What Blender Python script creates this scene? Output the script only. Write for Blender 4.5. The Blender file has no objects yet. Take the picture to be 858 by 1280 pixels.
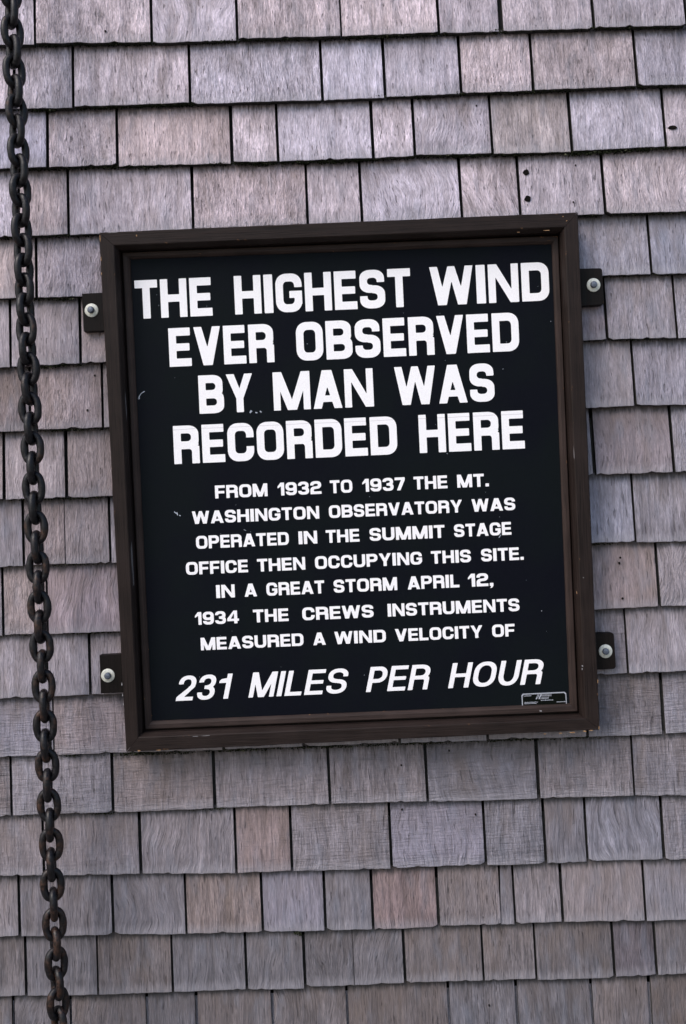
import bpy, math, random
import numpy as np
from mathutils import Vector, Matrix

random.seed(7)
rnd = random.random
C = bpy.context.scene.collection
S = bpy.context.scene

# ------------------------------------------------------------------ camera
D = 2.4                       # metres from the sheathing to the lens
PX = 2.1333 / 1280.0          # metres per photo pixel on the sheathing plane
ROLL = math.radians(2.6)
CAMZ = 1.62
cam = bpy.data.cameras.new('camera')
cam.sensor_fit = 'VERTICAL'
cam.sensor_height = 24.0
cam.lens = 24.0 * D / (1280 * PX)
cam.clip_start = 0.05
cam.clip_end = 5000
camo = bpy.data.objects.new('camera', cam)
C.objects.link(camo)
cr, sr = math.cos(ROLL), math.sin(ROLL)
camo.matrix_world = Matrix(((cr, sr, 0, 0), (0, 0, -1, -D), (-sr, cr, 0, CAMZ), (0, 0, 0, 1)))
S.camera = camo

def at(u, v, y):
    """photo pixel -> (x, z) on the vertical plane at depth y"""
    k = PX * (D + y) / D
    du, dv = u - 429.0, v - 640.0
    return ((du * cr - dv * sr) * k, CAMZ + (-du * sr - dv * cr) * k)

# ------------------------------------------------------------------ light
SUN_EL = math.radians(46)
SUN_AZ = math.radians(228)
w = bpy.data.worlds.new('World')
S.world = w
w.use_nodes = True
nt = w.node_tree
sky = nt.nodes.new('ShaderNodeTexSky')
sky.sky_type = 'NISHITA'
sky.sun_disc = False
sky.sun_elevation = SUN_EL
sky.sun_rotation = SUN_AZ
sky.air_density = 1.3
sky.dust_density = 2.0
sky.ozone_density = 1.6
bg = nt.nodes['Background']
bg.inputs['Strength'].default_value = 0.11
nt.links.new(sky.outputs[0], bg.inputs['Color'])
sl = bpy.data.lights.new('sun', 'SUN')
sl.energy = 1.5
sl.angle = math.radians(36)
sl.color = (1.0, 0.93, 0.88)
so = bpy.data.objects.new('sun', sl)
C.objects.link(so)
sd = Vector((math.sin(SUN_AZ) * math.cos(SUN_EL), math.cos(SUN_AZ) * math.cos(SUN_EL), math.sin(SUN_EL)))
so.rotation_euler = sd.to_track_quat('Z', 'Y').to_euler()
so.location = (-3, -4, 6)
S.view_settings.view_transform = 'Standard'
S.view_settings.look = 'None'
S.view_settings.gamma = 1.0
S.view_settings.exposure = 0.98

# ------------------------------------------------------------------ helpers
def mesh(name, verts, faces, mats, smooth=None, fm=None):
    me = bpy.data.meshes.new(name)
    me.from_pydata(verts, [], faces)
    for m in (mats if isinstance(mats, (list, tuple)) else [mats]):
        me.materials.append(m)
    if fm:
        me.polygons.foreach_set('material_index', fm)
    if smooth is True:
        me.polygons.foreach_set('use_smooth', [True] * len(faces))
    elif smooth:
        me.polygons.foreach_set('use_smooth', smooth)
    me.update()
    return me

def link(name, me, parent=None, loc=(0, 0, 0), **props):
    o = bpy.data.objects.new(name, me)
    C.objects.link(o)
    o.parent = parent
    o.location = loc
    for k, v in props.items():
        o[k] = v
    return o

def thing(name, label, cat, loc=(0, 0, 0), group=None):
    o = bpy.data.objects.new(name, None)
    C.objects.link(o)
    o.location = loc
    o.empty_display_size = 0.1
    o['label'] = label
    o['category'] = cat
    if group:
        o['group'] = group
    return o

class NT:
    """tiny node-building helper"""
    def __init__(s, name):
        s.m = bpy.data.materials.new(name)
        s.m.use_nodes = True
        s.t = s.m.node_tree
        s.b = s.t.nodes['Principled BSDF']
    def n(s, typ, props=None, **ins):
        nd = s.t.nodes.new(typ)
        for k, v in (props or {}).items():
            setattr(nd, k, v)
        for k, v in ins.items():
            key = int(k[1:]) if k[0] == 'i' and k[1:].isdigit() else k.replace('_', ' ')
            s.set(nd.inputs[key], v)
        return nd
    def set(s, inp, v):
        if isinstance(v, bpy.types.NodeSocket):
            s.t.links.new(v, inp)
        elif isinstance(v, bpy.types.Node):
            s.t.links.new(v.outputs[0], inp)
        else:
            inp.default_value = v
    def math(s, op, a, b=0.0, c=None, clamp=False):
        nd = s.n('ShaderNodeMath', {'operation': op, 'use_clamp': clamp})
        s.set(nd.inputs[0], a); s.set(nd.inputs[1], b)
        if c is not None:
            s.set(nd.inputs[2], c)
        return nd.outputs[0]
    def mul(s, a, b): return s.math('MULTIPLY', a, b)
    def add(s, a, b): return s.math('ADD', a, b)
    def vmath(s, op, a, b):
        nd = s.n('ShaderNodeVectorMath', {'operation': op})
        s.set(nd.inputs[0], a); s.set(nd.inputs[1], b)
        return nd.outputs[0]
    def noise(s, vec, scale, detail=2.0, rough=0.5, dist=0.0):
        nd = s.n('ShaderNodeTexNoise', None, Scale=scale, Detail=detail, Roughness=rough, Distortion=dist)
        s.set(nd.inputs['Vector'], vec)
        return nd.outputs[0]
    def ramp(s, f, lo, hi, a=0.0, b=1.0, smooth=True):
        nd = s.n('ShaderNodeMapRange', {'interpolation_type': 'SMOOTHSTEP' if smooth else 'LINEAR'})
        s.set(nd.inputs[0], f)
        for i, v in zip((1, 2, 3, 4), (lo, hi, a, b)):
            s.set(nd.inputs[i], v)
        return nd.outputs[0]
    def mix(s, f, a, b, blend='MIX'):
        nd = s.n('ShaderNodeMix', {'data_type': 'RGBA', 'blend_type': blend})
        s.set(nd.inputs[0], f)
        for i, v in ((6, a), (7, b)):
            s.set(nd.inputs[i], (*v, 1.0) if isinstance(v, tuple) and len(v) == 3 else v)
        return nd.outputs[2]
    def attr(s, name):
        nd = s.n('ShaderNodeAttribute', {'attribute_type': 'OBJECT', 'attribute_name': name})
        return nd.outputs['Fac']
    def bump(s, h, strength, dist, normal=None):
        nd = s.n('ShaderNodeBump', None, Strength=strength, Distance=dist)
        s.set(nd.inputs['Height'], h)
        if normal is not None:
            s.set(nd.inputs['Normal'], normal)
        return nd.outputs[0]

# ------------------------------------------------------------------ materials
def mat_shingle(end=False):
    t = NT('end_grain_and_joint_shade' if end else 'weathered_cedar')
    tc = t.n('ShaderNodeTexCoord')
    oi = t.n('ShaderNodeObjectInfo')
    rv = t.n('ShaderNodeCombineXYZ', None, X=t.mul(oi.outputs['Random'], 37.0), Y=t.mul(oi.outputs['Random'], 11.3), Z=t.mul(oi.outputs['Random'], 53.0))
    ob = tc.outputs['Object']
    p = t.vmath('ADD', ob, rv.outputs[0])
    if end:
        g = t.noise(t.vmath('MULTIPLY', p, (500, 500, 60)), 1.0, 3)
        col = t.mix(t.ramp(g, .35, .7), (.006, .006, .005), (.026, .023, .020))  # dark weathered end grain; on the shingle sides it paints joint shade
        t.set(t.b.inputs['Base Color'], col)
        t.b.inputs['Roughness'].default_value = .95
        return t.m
    sp = t.n('ShaderNodeSeparateXYZ', None, Vector=ob)
    z = sp.outputs['Z']; x = sp.outputs['X']
    wave = t.attr('wave'); saw = t.attr('saw'); pit = t.attr('pit'); brown = t.attr('brown')
    # grain direction warps where the board was flat sawn
    wn = t.noise(t.vmath('MULTIPLY', p, (9, 9, 7)), 1.0, 1.5)
    wx = t.mul(t.mul(t.math('SUBTRACT', wn, .5), wave), .055)
    wob = t.mul(t.math('SUBTRACT', t.noise(t.vmath('MULTIPLY', p, (30, 30, 14)), 1.0, 2), .5), .0025)
    off = t.n('ShaderNodeCombineXYZ', None, X=t.add(wx, wob))
    q = t.vmath('ADD', p, off.outputs[0])
    fine = t.noise(t.vmath('MULTIPLY', q, (820, 820, 18)), 1.0, 3, .65)
    mid = t.noise(t.vmath('MULTIPLY', q, (230, 230, 4.2)), 1.0, 3, .65)
    broad = t.noise(t.vmath('MULTIPLY', q, (52, 52, 7)), 1.0, 2)
    blotch = t.noise(t.vmath('MULTIPLY', p, (26, 26, 16)), 1.0, 3, .6)
    bark = t.noise(t.vmath('MULTIPLY', q, (280, 280, 75)), 1.0, 3, .6)
    ripple = t.noise(t.vmath('MULTIPLY', p, (22, 22, 210)), 1.0, 3, .6)
    ripple2 = t.noise(t.vmath('MULTIPLY', p, (60, 60, 640)), 1.0, 2, .5)
    # colour
    col = t.n('ShaderNodeObjectInfo').outputs['Color']
    f1 = t.ramp(mid, .32, .68, .70, 1.24)
    f2 = t.ramp(broad, .32, .68, .78, 1.16)
    f3 = t.ramp(fine, .32, .68, .68, 1.26)
    f4 = t.ramp(blotch, .32, .68, .84, 1.12)
    fac = t.mul(t.mul(f1, f2), t.mul(f3, f4))
    amp = t.attr('roughsawn')
    fac = t.add(t.mul(t.math('SUBTRACT', fac, 1.0), amp), 1.0)
    gry = t.n('ShaderNodeCombineColor', None, Red=fac, Green=fac, Blue=fac)
    c = t.mix(1.0, col, gry.outputs[0], 'MULTIPLY')
    # brown tannin streaks
    bm = t.mul(t.ramp(t.noise(t.vmath('MULTIPLY', q, (34, 34, 9)), 1.0, 2), .45, .72), brown)
    c = t.mix(t.mul(bm, .62), c, t.mix(.5, c, (.165, .122, .100)))
    # unbleached brown zone, ragged, on the better sheltered part of the exposed face
    bn = t.add(t.math('DIVIDE', z, t.attr('exposure')), t.mul(t.math('SUBTRACT', t.noise(t.vmath('MULTIPLY', q, (38, 38, 12)), 1.0, 3), .5), 1.7))
    c = t.mix(t.mul(t.ramp(bn, .35, 1.0), t.add(t.mul(brown, .30), .24)), c, t.mix(.62, c, (.135, .098, .082)))
    # cool blue-grey patches
    cm = t.ramp(t.noise(t.vmath('MULTIPLY', p, (40, 40, 12)), 1.0, 3), .5, .75)
    c = t.mix(t.mul(cm, .45), c, t.mix(.55, c, (.19, .21, .27)))
    # saw marks
    sm = t.mul(t.ramp(ripple, .52, .72), saw)
    c = t.mix(t.mul(sm, .55), c, (.085, .078, .082))
    # dark checks running with the grain
    ck = t.noise(t.vmath('MULTIPLY', q, (300, 300, 1.1)), 1.0, 1.0)
    ckm = t.mul(t.mul(t.ramp(ck, .68, .74), .6), amp)
    c = t.mix(ckm, c, (.045, .038, .040))
    # pits and mildew specks
    pk = t.noise(t.vmath('MULTIPLY', q, (330, 330, 150)), 1.0, 2, .55)
    pm = t.mul(t.mul(t.ramp(pk, .61, .67), t.ramp(blotch, .42, .6)), pit)
    c = t.mix(t.mul(pm, .28), c, (.085, .083, .095))
    # grime streaks from the course above; past exposure E, painted shade blackens the joints
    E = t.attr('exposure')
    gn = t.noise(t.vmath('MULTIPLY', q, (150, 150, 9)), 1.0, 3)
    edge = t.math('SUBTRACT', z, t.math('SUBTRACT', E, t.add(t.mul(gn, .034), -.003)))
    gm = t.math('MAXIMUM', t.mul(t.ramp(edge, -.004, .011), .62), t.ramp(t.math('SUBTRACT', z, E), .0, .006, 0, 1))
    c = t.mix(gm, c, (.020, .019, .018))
    # silvery worn lip at the butt
    lip = t.mul(t.ramp(t.math('SUBTRACT', z, t.mul(mid, .022)), -.012, .016, 1, 0), .58)
    c = t.mix(lip, c, t.mix(.5, c, (.55, .52, .58)))
    t.set(t.b.inputs['Base Color'], c)
    t.set(t.b.inputs['Roughness'], t.ramp(fine, .3, .7, .62, .8))
    t.b.inputs['Specular IOR Level'].default_value = .32
    h = t.add(t.mul(fine, .22), t.mul(mid, .55))
    h = t.add(h, t.mul(broad, .8))
    h = t.add(h, t.mul(t.mul(bark, .75), pit))
    h = t.add(h, t.mul(t.add(t.mul(ripple, .7), t.mul(ripple2, .3)), t.mul(saw, 1.0)))
    h = t.mul(t.math('SUBTRACT', h, t.mul(ckm, .9)), t.add(t.mul(amp, .3), .75))
    t.set(t.b.inputs['Normal'], t.bump(h, 1.0, .0050))
    return t.m

def mat_paintwood(k=.85, nm='brown_painted_wood'):
    t = NT(nm)
    tc = t.n('ShaderNodeTexCoord')
    ob = tc.outputs['Object']
    a = t.attr('along')       # 1 = grain runs along x, 0 = along z
    v1 = t.vmath('MULTIPLY', ob, (12, 400, 400))
    v2 = t.vmath('MULTIPLY', ob, (400, 400, 12))
    mv = t.n('ShaderNodeMix', {'data_type': 'VECTOR'})
    t.set(mv.inputs[0], a); t.set(mv.inputs[4], v2); t.set(mv.inputs[5], v1)
    g = t.noise(mv.outputs[1], 1.0, 3, .6)
    b = t.noise(t.vmath('MULTIPLY', ob, (14, 14, 14)), 1.0, 3)
    c = t.mix(t.ramp(g, .3, .7), (.0105 * k, .0068 * k, .0060 * k), (.0215 * k, .0142 * k, .0125 * k))
    c = t.mix(t.ramp(b, .4, .7, 0, .5), c, (.027 * k, .018 * k, .016 * k))
    # chipped edges: bevel normal differs from the face normal
    bv = t.n('ShaderNodeBevel', {'samples': 4}, Radius=.0030)
    ge = t.n('ShaderNodeNewGeometry')
    dt = t.n('ShaderNodeVectorMath', {'operation': 'DOT_PRODUCT'})
    t.set(dt.inputs[0], bv.outputs[0]); t.set(dt.inputs[1], ge.outputs['Normal'])
    e = t.ramp(dt.outputs['Value'], .99, .90)
    cn = t.noise(t.vmath('MULTIPLY', ob, (70, 70, 70)), 1.0, 3, .6)
    cm = t.mul(e, t.ramp(cn, .68, .71))
    c = t.mix(cm, c, t.mix(t.noise(ob, 300, 1), (.34, .15, .05), (.16, .10, .06)))
    # scattered pale scuffs
    sc = t.noise(mv.outputs[1], .33, 1)
    sm = t.mul(t.ramp(sc, .76, .78), t.ramp(b, .5, .55))
    c = t.mix(t.mul(sm, .5), c, (.2, .19, .2))
    t.set(t.b.inputs['Base Color'], c)
    t.set(t.b.inputs['Roughness'], t.ramp(g, .3, .7, .42, .62))
    t.b.inputs['Specular IOR Level'].default_value = .13
    t.set(t.b.inputs['Normal'], t.bump(t.add(g, t.mul(b, .8)), .55, .0012))
    return t.m

def mat_simple(name, c1, c2, scale, rough, metal=0.0, spec=.5, bump=.0, dist=.001, lo=.35, hi=.65):
    t = NT(name)
    ob = t.n('ShaderNodeTexCoord').outputs['Object']
    n = t.noise(ob, scale, 4, .6)
    t.set(t.b.inputs['Base Color'], t.mix(t.ramp(n, lo, hi), c1, c2))
    t.set(t.b.inputs['Roughness'], t.ramp(n, .3, .7, rough - .06, rough + .06))
    t.b.inputs['Metallic'].default_value = metal
    t.b.inputs['Specular IOR Level'].default_value = spec
    if bump:
        t.set(t.b.inputs['Normal'], t.bump(n, bump, dist))
    return t.m

def mat_iron():
    t = NT('rusty_iron')
    tc = t.n('ShaderNodeTexCoord')
    oi = t.n('ShaderNodeObjectInfo')
    rv = t.n('ShaderNodeCombineXYZ', None, X=t.mul(oi.outputs['Random'], 9.0), Z=t.mul(oi.outputs['Random'], 5.0))
    ob = t.vmath('ADD', tc.outputs['Object'], rv.outputs[0])
    n = t.noise(ob, 160, 4, .65)
    b = t.noise(ob, 34, 3, .6)
    rust = t.attr('rust')
    c = t.mix(t.ramp(n, .35, .7), (.003, .0025, .0033), (.0105, .0088, .0115))
    rm = t.mul(t.ramp(t.add(b, t.mul(rust, .08)), .58, .74), .8)
    c = t.mix(rm, c, t.mix(t.ramp(n, .4, .6), (.014, .008, .006), (.055, .025, .015)))
    t.set(t.b.inputs['Base Color'], c)
    t.b.inputs['Metallic'].default_value = .25
    t.set(t.b.inputs['Roughness'], t.ramp(n, .3, .7, .33, .58))
    t.b.inputs['Specular IOR Level'].default_value = .38
    t.set(t.b.inputs['Normal'], t.bump(t.add(n, b), .5, .0014))
    return t.m

def mat_panel():
    t = NT('dark_sign_face')
    ob = t.n('ShaderNodeTexCoord').outputs['Object']
    n = t.noise(ob, 900, 2)
    b = t.noise(ob, 5, 3)
    d = t.noise(ob, 330, 1)
    c = t.mix(t.ramp(b, .35, .65), (.0032, .0038, .0070), (.0038, .0058, .0068))
    c = t.mix(t.ramp(n, .4, .75, 0, .35), c, (.009, .010, .015))
    c = t.mix(t.ramp(d, .86, .9), c, (.12, .13, .15))
    t.set(t.b.inputs['Base Color'], c)
    t.set(t.b.inputs['Roughness'], t.ramp(b, .3, .7, .52, .62))
    t.b.inputs['Specular IOR Level'].default_value = .045
    t.set(t.b.inputs['Normal'], t.bump(n, .15, .0002))
    return t.m

def mat_letter(seam=False):
    t = NT('white_vinyl_seamed' if seam else 'white_vinyl')
    tc = t.n('ShaderNodeTexCoord')
    ob = tc.outputs['Object']
    n = t.noise(ob, 700, 2)
    b = t.noise(ob, 9, 2)
    c = t.mix(t.ramp(n, .35, .75), (.86, .84, .85), (.76, .73, .76))
    c = t.mix(t.ramp(b, .45, .65, 0, .5), c, (.82, .80, .82))
    if seam:
        z = t.n('ShaderNodeSeparateXYZ', None, Vector=ob).outputs['Z']
        zz = t.add(z, t.mul(t.math('SUBTRACT', t.noise(ob, 25, 2), .5), .002))
        k = t.attr('seam_height')
        dd = t.math('ABSOLUTE', t.math('SUBTRACT', zz, k))
        c = t.mix(t.mul(t.ramp(dd, .0004, .0012, 1, 0), .4), c, (.38, .33, .38))
    t.set(t.b.inputs['Base Color'], c)
    t.b.inputs['Roughness'].default_value = .5
    t.b.inputs['Specular IOR Level'].default_value = .3
    return t.m

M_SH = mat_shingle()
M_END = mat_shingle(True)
M_FRAME = mat_paintwood()
M_MOULD = mat_paintwood(1.6, 'lighter_brown_moulding')
M_CLEAT = mat_paintwood(.40, 'dark_brown_cleat')
M_IRON = mat_iron()
M_PANEL = mat_panel()
M_LET = mat_letter()
M_LET2 = mat_letter(True)
M_ZINC = mat_simple('galvanised_washer', (.70, .69, .61), (.52, .51, .45), 160, .45, .1, .6, .3, .0006)
M_BOLT = mat_simple('zinc_bolt', (.07, .08, .11), (.13, .15, .19), 300, .45, .3, .6, .4, .0005)
M_MOSS = mat_simple('dark_moss', (.006, .008, .004), (.020, .024, .012), 220, .95, 0, .1)
M_LICH = mat_simple('grey_lichen', (.03, .035, .02), (.10, .10, .065), 260, .95, 0, .1)
M_TAR = mat_simple('tar_paper', (.010, .009, .009), (.02, .018, .017), 60, .95, 0, .1)
M_HOLE = mat_simple('hole_lining', (.004, .004, .004), (.010, .008, .007), 200, .95, 0, .05)
M_LBL = mat_simple('label_black', (.002, .003, .002), (.004, .005, .004), 300, .45, 0, .06)
M_LBW = mat_simple('label_silver', (.42, .43, .48), (.30, .31, .36), 600, .4, .1, .5)
M_FLEK = mat_simple('scratch_white', (.42, .45, .52), (.22, .25, .30), 900, .7)
M_SOIL = mat_simple('gravel_ground', (.10, .09, .08), (.26, .24, .22), 40, .95, 0, .2, .8, .02)

# ------------------------------------------------------------------ ground
gv = [(-600, -900, 0), (600, -900, 0), (600, 300, 0), (-600, 300, 0)]
link('ground', mesh('ground', gv, [(0, 1, 2, 3)], M_SOIL), kind='structure')

# ------------------------------------------------------------------ shingle wall
wall = thing('shingled_wall', 'weathered grey cedar shingle wall behind the chain and the framed sign', 'wall', (0, 0, 0))
XW = 1.75
def boxmesh(name, x0, x1, y0, y1, z0, z1, mat, bev=0):
    v = [(x0, y0, z0), (x1, y0, z0), (x1, y1, z0), (x0, y1, z0), (x0, y0, z1), (x1, y0, z1), (x1, y1, z1), (x0, y1, z1)]
    f = [(0, 1, 5, 4), (1, 2, 6, 5), (2, 3, 7, 6), (3, 0, 4, 7), (4, 5, 6, 7), (3, 2, 1, 0)]
    return mesh(name, v, f, mat)
link('sheathing', boxmesh('sheathing', -XW, XW, 0.0, .12, -.05, 3.36, M_TAR), wall)

BASE = .028
YP = -.037                   # plane on which the butts were measured
# bottom line of each course (photo px), then its joints: (x at the butt, gap px)
COURSES = [
 ([(0,55),(190,52.6),(296,49),(428,45.5),(548,41),(623,38),(739,34.5),(858,32)], [-25, 44, 190, 297, (427,2.4), 549, (627,6), 743, 858.5]),
 ([(0,136),(90,134),(236,129),(401,124),(573,116),(664,113),(794,107.5),(858,106)], [-60, 18, 92, 238, 403.5, 482, 577, 667, 797, 905]),
 ([(0,211.5),(145,207),(288,203),(428,200),(518,194.5),(613,192),(714,189),(829,183.5),(858,182)], [-35, 60, 147, (290.5,4.5), 348, (467,4), 519, 616, 715.5, 833, 915]),
 ([(0,297),(85,292.5),(123,291),(728,268),(858,264.6)], [-70, 24, 86, 242, 385, 453, 578, 651, 757, 870]),
 ([(0,373),(42,372),(101,370.5),(754,343.6),(813,342),(858,341.4)], [-50, (46,3.5), 150, 260, 350, 470, 560, 690, (815,3.4), 900]),
 ([(0,458.6),(101,454),(128,453),(733,424.5),(847,422),(858,421)], [-75, (13.5,3.4), 101, 200, 300, 410, 520, 640, (759.5,3.6), (847,3), 935]),
 ([(0,539),(129,534.5),(736,509),(796,507),(858,506.5)], [-60, 38, (129,3), 230, 360, 440, 560, 690, (795,3), 890]),
 ([(0,624.5),(135,620),(740,593.6),(843,590),(858,590)], [-80, 5.6, (83.5,4.2), (142,3), 250, 330, 450, 540, 640, (744,5), 843, 925]),
 ([(0,709),(80,705.5),(84,704.3),(141,704),(743,679),(795,677.6),(858,676)], [-66, (30,3.4), (82,.8), (138.5,3.4), 240, 350, 420, 530, 640, 715, (795,3.2), 884]),
 ([(0,794),(145,788.4),(746,761.4),(824,758),(858,758)], [-90, 4.5, (60,2.4), 170, 260, 350, 440, 570, 680, (825,3.4), 905]),
 ([(0,873),(148,867),(750,842),(785,841),(858,838.7)], [-45, (113,3.2), 190, 300, 390, 480, 570, 690, (785.5,2.2), 876]),
 ([(0,945.4),(156,941),(751,920),(830,917.5),(858,915.5)], [-72, (68,2.4), 166, 280, 380, 500, 610, 735, (830.5,4), 920]),
 ([(0,1020),(140,1016),(271,1010),(413,1005),(536,1002),(674,998),(794,995),(858,994)], [-66, 15, 142, (269,4.2), (413,3.6), 535, (674,4.2), (793.5,3), 890]),
 ([(0,1095),(175,1092),(296,1091),(366,1088.5),(430,1087),(491,1086),(608,1081.5),(684,1079.5),(734,1077),(858,1074)], [-40, (55.5,3), (176.5,4), (296,3.4), 365.5, 490, 608, 683, (735,3), (830.5,4), 915]),
 ([(0,1171),(140,1168.7),(233,1168),(328,1165),(430,1163),(467,1162),(548,1158),(643,1155.6),(704,1153),(806,1150.6),(858,1149)], [-60, 25, (142,3.2), (233.5,3), (329,3), 407.5, 467, 549, (626.5,.1,3.5), (644.5,2.6), 704, (807.5,3.2), 893]),
 ([(0,1246),(123,1244),(215,1241),(308,1237),(382,1235),(430,1233),(507,1229),(606,1226),(671,1224),(769,1222),(824,1219),(858,1217)], [-80, 33, (123,2.6), (216.5,3), (309,3.4), 382, (443.5,.8), 507, (605,3), (671,3), 769, (821.5,3), 900]),
 ([(0,1322),(430,1309),(858,1293)], [-70, 18, 90, 186, 248, 343, 436.5, 564, 649, 743, 815.5, 905]),
]
TINT_P = (.465, .400, .460)    # silvery lilac of the upper courses
TINT_B = (.300, .280, .335)    # bluish grey, right of the sign
TINT_L = (.335, .285, .315)
TINT_D = (.158, .143, .159)
def tint(i, u):
    r = u / 858.0
    if i < 4: c = TINT_P if r < .75 else tuple(.6 * a + .4 * b for a, b in zip(TINT_P, TINT_B))
    elif i < 6: c = TINT_L if r < .5 else TINT_B
    elif i < 11: c = tuple(.72 * a + .28 * b for a, b in zip(TINT_L, TINT_D)) if r < .5 else tuple(.80 * a + .20 * b for a, b in zip(TINT_B, TINT_D))
    elif i < 14: c = tuple(.35 * a + .65 * b for a, b in zip(TINT_L if r < .5 else TINT_B, TINT_D))
    elif i < 15: c = tuple(.2 * a + .8 * b for a, b in zip(TINT_L, TINT_D))
    else: c = tuple(.83 * b for b in TINT_D)
    return c
SPECIAL = {  # (course, approx left px): extra colour, props
 (13, 296): ((1.0, .92, .90), dict(brown=.8)),
 (14, 467): ((1.12, .98, .97), dict(brown=.5)),
 (14, 233): ((1.05, .98, .92), dict(brown=.8)),
 (14, 549): ((1.05, .99, .93), dict(brown=1.0, wave=.3)),
 (14, 329): ((1.22, 1.2, 1.26), {}),
 (6, 795): ((.95, .97, 1.02), dict(wave=0.0, pit=.2)),
 (6, -60): ((.62, .60, .60), {}),
 (7, 744): ((.86, .80, .78), dict(brown=1.0, wave=.8)),
 (5, 640): ((.72, .66, .64), dict(brown=1.5)),
 (5, 759): ((.95, .9, .86), dict(brown=1.0)),
 (4, 46): ((1.12, 1.1, 1.12), dict(pit=1.0)),
 (6, 38): ((1.15, 1.12, 1.13), {}),
 (9, 680): ((1.05, .95, .88), dict(brown=1.1)),
 (9, 60): ((1.15, 1.05, 1.05), {}),
 (2, 147): ((1.0, .97, .94), dict(brown=.6)),
 (2, 616): ((.93, .92, .86), dict(brown=.6)),
 (2, 18): ((.9, .97, 1.05), {}),
 (2, -35): ((.85, .92, 1.02), {}),
 (3, 242): ((1.0, .94, .9), dict(brown=1.0)),
 (8, 30): ((.96, .90, .86), dict(brown=.7, pit=1.0)),
 (11, -72): ((1.1, 1.12, 1.18), {}),
 (11, 68): ((1.2, 1.2, 1.24), {}),
 (12, 413): ((1.05, 1.02, 1.0), dict(brown=.5)),
 (13, 490): ((1.12, 1.07, 1.1), dict(wave=1.0)),
 (13, 176): ((1.0, .97, .94), dict(wave=1.2)),
 (15, 769): ((.85, .85, .95), {}),
}
def ybot(pts, u):
    if u <= pts[0][0]:
        return pts[0][1] - (u - pts[0][0]) * .032
    for (a, b), (c, d) in zip(pts, pts[1:]):
        if u <= c:
            return b + (d - b) * (u - a) / (c - a)
    return pts[-1][1] - (u - pts[-1][0]) * .032

def shingle_mesh(x0, x1, xt0, xt1, zb, E, T, seed, holes=()):
    """local mesh: origin at the middle of the butt. zb(x) gives the butt edge, x0/x1 butt corners, xt0/xt1 at the top"""
    R = random.Random(seed)
    W = x1 - x0
    nx = max(4, min(22, int(W / .0085)))
    L = E * 1.85
    cup = R.uniform(-.0016, .0016)
    tw = R.uniform(-.0017, .0017)
    rows = [-1, 0.0, .002, E * .25, E * .6, E * 1.02, L]
    V, F, SM, FM = [], [], [], []
    ph = R.random() * 9
    jag = []
    for i in range(nx + 1):
        a = .0003 * math.sin(i * .9 + ph) + R.uniform(-.0005, .0005)
        if R.random() < .06: a += R.uniform(.0008, .0030)
        jag.append(a)
    if R.random() < .22: jag[0] += R.uniform(.0015, .005)
    if R.random() < .22: jag[-1] += R.uniform(.0015, .005)
    def front(h): return -(BASE + T) + h * T / E
    for k, h in enumerate(rows[1:]):
        for i in range(nx + 1):
            s = i / nx
            xb = x0 + (x1 - x0) * s
            xt = xt0 + (xt1 - xt0) * s
            x = xb + (xt - xb) * (h / L)
            xx = 2 * s - 1
            fade = max(0, 1 - h / (E * 1.3))
            y = front(h) + (cup * xx * xx + tw * xx) * fade + (.0012 if k == 0 else 0)
            if i in (0, nx) : y += .0008
            if k in (2, 3) and 0 < i < nx: x += 0
            z = zb(xb) + h
            if k <= 1: z += jag[i] * (1 if k == 0 else .6)
            V.append((x, y, z))
    n = nx + 1
    for k in range(len(rows) - 2):
        for i in range(nx):
            a = k * n + i
            F.append((a, a + 1, a + n + 1, a + n)); SM.append(True); FM.append(0)
    # butt, sides, back: own vertices so that the edges stay crisp
    def strip(idx, back, mat):
        b0 = len(V)
        for j in idx:
            V.append(V[j])
        for j in idx:
            x, y, z = V[j]; V.append((x, back(z), z))
        m = len(idx)
        for j in range(m - 1):
            F.append((b0 + j, b0 + m + j, b0 + m + j + 1, b0 + j + 1)); SM.append(False); FM.append(mat)
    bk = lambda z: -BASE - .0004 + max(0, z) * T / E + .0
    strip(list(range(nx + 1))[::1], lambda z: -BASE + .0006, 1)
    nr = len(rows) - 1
    strip([k * n for k in range(nr)][::-1], bk, 1)  # sides take the dark butt colour as painted shade in the joints
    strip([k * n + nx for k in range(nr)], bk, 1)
    return V, F, SM, FM

def rise_of(i):
    return

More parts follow.
